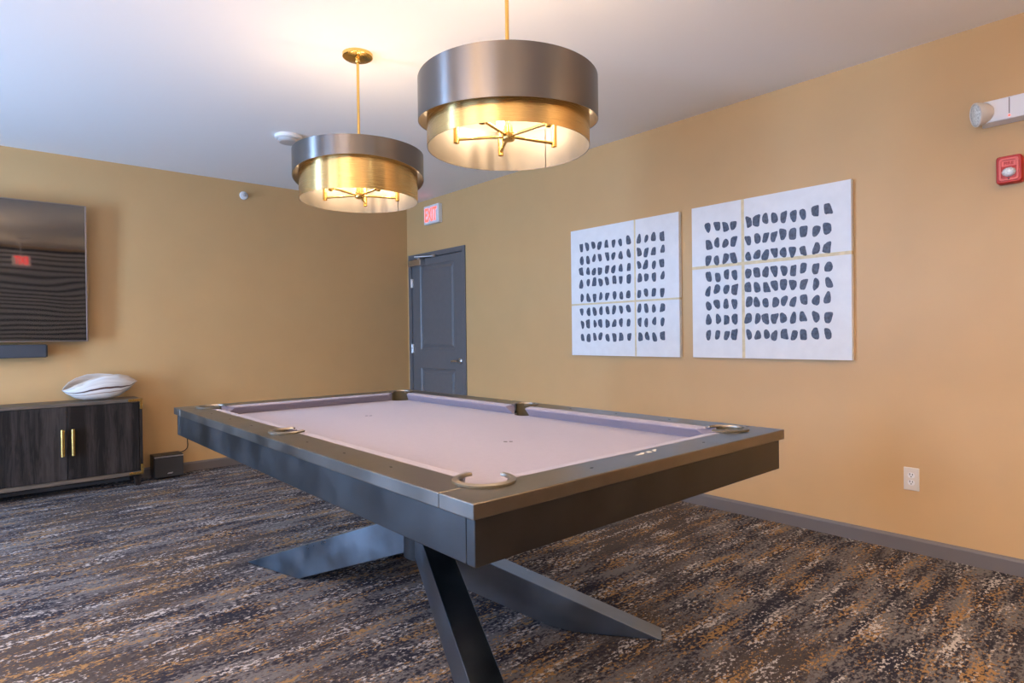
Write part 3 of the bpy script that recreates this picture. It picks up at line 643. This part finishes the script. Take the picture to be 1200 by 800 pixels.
for xx in (CXR-.035, CXL+.035, (CXL+CXR)/2):
    for yy in (CF+.04, CB-.04):
        bm = B(); rings(bm, [[(xx-.016, yy-.014, 0), (xx+.016, yy-.014, 0), (xx+.016, yy+.014, 0), (xx-.016, yy+.014, 0)], [(xx-.032, yy-.026, CZ0-.012), (xx+.028, yy-.026, CZ0-.012), (xx+.028, yy+.026, CZ0-.012), (xx-.032, yy+.026, CZ0-.012)]], True, True, True)
        obj('foot', bm, M['wood'], t, bevel=.002)

# ------------------------------------------------------------------ ceramic bowl
SY = 5.985; SX0, SX1 = .515, 1.035; Z0_ = CZ1+.001
def interp(tb, u):
    for (a, va), (b_, vb) in zip(tb[:-1], tb[1:]):
        if u <= b_:
            f = (u-a)/(b_-a); f2 = f*f*(3-2*f)*.35+f*.65
            return va+(vb-va)*f2
    return tb[-1][1]
# heights above the cabinet top (metres) along the length u
front = [(0, .092), (.06, .104), (.2, .144), (.35, .178), (.55, .206), (.72, .212), (.85, .196), (.94, .165), (1, .140)]
back = [(0, .092), (.03, .120), (.1, .158), (.2, .188), (.35, .212), (.5, .214), (.65, .206), (.8, .190), (.92, .162), (1, .140)]
bott = [(0, .092), (.08, .055), (.18, .022), (.3, .003), (.42, .0), (.6, .002), (.74, .022), (.86, .062), (1, .140)]
NU, NV = 60, 34
bm = B(); uvl = bm.loops.layers.uv.new('UVMap'); grid = []; UVc = {}
for i in range(NU+1):
    u = i/NU; wd = .125*math.sin(PI*min(max(u, .0), 1))**.75+.001
    F = Vector((SY-wd*.55, Z0_+interp(front, u)*.98)); K = Vector((SY+wd, Z0_+interp(back, u)*.98)); Bt = Z0_+interp(bott, u)
    row = []
    for j in range(NV+1):
        v = j/NV; s_ = math.sin(PI*v)
        yy = F.x*(1-v)+K.x*v-.30*wd*math.sin(2*PI*v)*(1 if v < .5 else -.4)
        zr = F.y*(1-v)+K.y*v; zb_ = Bt; zz = zr+(zb_-zr)*s_**.72 if s_ > 0 else zr
        row.append(Vector((SX0+(SX1-SX0)*u, yy, zz)))
    grid.append(row)
V = [[bm.verts.new(p) for p in r] for r in grid]
for i in range(NU):
    for j in range(NV):
        f = bm.faces.new((V[i][j], V[i+1][j], V[i+1][j+1], V[i][j+1]))
        for lp_, (a, b_) in zip(f.loops, ((i, j), (i+1, j), (i+1, j+1), (i, j+1))): lp_[uvl].uv = (a/NU, max(.004, b_/NV-.12*abs(2*a/NU-1)**2.2) if 0 < b_ < NV else b_/NV)
bowl = obj('ceramic_bowl', bm, M['ceramic'], smooth=True, angle=180)
md = bowl.modifiers.new('s', 'SOLIDIFY'); md.thickness = .006; md.offset = -1
tag(bowl, 'white folded ceramic bowl with brown stripes on the dark cabinet', 'bowl')

# ------------------------------------------------------------------ small speaker and its cable
sx0, sx1, sy0, sy1, sz1 = 1.143, 1.372, 5.955, 6.125, .205
t = thing('subwoofer', 'small black box speaker on the carpet beside the cabinet', 'speaker', ((sx0+sx1)/2, (sy0+sy1)/2, 0))
bm = B(); box(bm, sx0, sx1, sy0+.012, sy1, .012, sz1); obj('body', bm, M['black'], t, bevel=.006)
bm = B(); box(bm, sx0+.003, sx1-.003, sy0, sy0+.012, .018, sz1-.020); obj('grille', bm, M['blacksoft'], t, bevel=.003)
bm = B(); box(bm, sx0+.002, sx1-.002, sy0-.001, sy0+.012, sz1-.018, sz1-.008); obj('trim_strip', bm, M['chrome'], t, bevel=.001)
bm = B(); box(bm, 1.243, 1.281, sy0-.002, sy0, .044, .050); box(bm, 1.250, 1.287, sy0-.002, sy0, .050, .055); tag(obj('badge', bm, M['chrome'], t), 'small silver badge')
for xx in (sx0+.03, sx1-.03):
    for yy in (sy0+.04, sy1-.03):
        bm = B(); lathe(bm, [(.010, 0), (.012, .012)], (xx, yy, 0), 'Z', 14); obj('rubber_foot', bm, M['dark'], t)
pts = [(1.36, 6.127, .19), (1.40, 6.140, .192), (1.435, 6.150, .205), (1.452, 6.158, .235), (1.452, 6.1625, .29), (1.448, 6.1625, .34), (1.45, 6.1625, .42)]
def smooth_pts(P_, n=6):
    P_ = [Vector(p) for p in P_]; out = []
    for i in range(len(P_)-1):
        a, b_, c_, d_ = P_[max(i-1, 0)], P_[i], P_[i+1], P_[min(i+2, len(P_)-1)]
        for k in range(n):
            s_ = k/n; out.append(.5*((2*b_)+(c_-a)*s_+(2*a-5*b_+4*c_-d_)*s_*s_+(3*b_-a-3*c_+d_)*s_**3))
    return out+[P_[-1]]
bm = B(); tube(bm, smooth_pts(pts), .0035, 8); tag(obj('speaker_cable', bm, M['black'], smooth=True), 'thin black cable running up the wall behind the small speaker', 'cable')
bm = B(); box(bm, 1.415, 1.485, YB-.006, YB-.0005, .40, .515); tag(obj('wall_plate', bm, M['offwhite'], bevel=.002), 'ivory wall plate behind the far end of the table', 'wall plate')

# ------------------------------------------------------------------ downlights behind and beside the camera
DL = {DOWN[0]: 'recessed ceiling light behind the camera, nearest the window corner', DOWN[1]: 'recessed ceiling light behind the camera, middle of its row',
      DOWN[2]: 'recessed ceiling light behind the camera, nearest the paintings wall', DOWN[3]: 'recessed ceiling light just left of the camera by the added fill uplight',
      DOWN[4]: 'recessed ceiling light left of the picture, nearest the television'}
for (x, y) in DOWN:
    bm = B(); seg = 40
    lathe(bm, [(.095, ZC-.0005), (.095, ZC-.006), (.078, ZC-.008), (.076, ZC-.0005)], (x, y, 0), 'Z', seg, False, False)
    o = obj('downlight', bm, M['white'], smooth=True); tag(o, DL[(x, y)], 'ceiling light', group='recessed lights around the camera')

for i, (x, y, p_) in enumerate(FILL_LAMPS):  # bodies for the made-up fill uplights, all out of view
    t = thing('fill_uplight', ('unseen brass uplight left of the camera, added as ceiling fill', 'unseen brass uplight behind the camera, added as ceiling fill', 'unseen brass uplight near the right wall, added as ceiling fill')[i], 'floor lamp', (x, y, 0), group='added fill uplights outside the picture')
    bm = B(); lathe(bm, [(.14, 0), (.14, .012), (.02, .03)], (x, y, 0), 'Z', 32); obj('base', bm, M['brass'], t, smooth=True)
    bm = B(); lathe(bm, [(.012, .02), (.012, 1.68)], (x, y, 0), 'Z', 16); obj('pole', bm, M['brass'], t, smooth=True)
    bm = B(); lathe(bm, [(.02, 1.66), (.09, 1.69), (.15, 1.75), (.17, 1.80), (.165, 1.80), (.145, 1.755), (.14, 1.75)], (x, y, 0), 'Z', 40, True, True); obj('lamp_shade', bm, M['brass'], t, smooth=True)

# second exit sign, hung from the ceiling behind the camera; the television mirrors it
ex, eyy = .70, YF+.9
t = thing('exit_sign', 'white exit sign hung from the ceiling behind the camera, mirrored in the television', 'exit sign', (ex, eyy, ZC))
bm = B(); box(bm, ex-.15, ex+.15, eyy-.022, eyy+.022, 2.22, 2.42); obj('housing', bm, M['white'], t, bevel=.006)
bm = B(); lathe(bm, [(.008, 2.415), (.008, ZC-.02), (.04, ZC-.018), (.04, ZC)], (ex, eyy, 0), 'Z', 16); obj('stem', bm, M['white'], t, smooth=True)
obj('sign_letters', text_mesh('EXIT', (.225, .145), (ex, eyy+.0225, 2.32), (-1, 0, 0), (0, 0, 1), .001), emis('exit_red_bright', (1, .03, .03), 6), t)
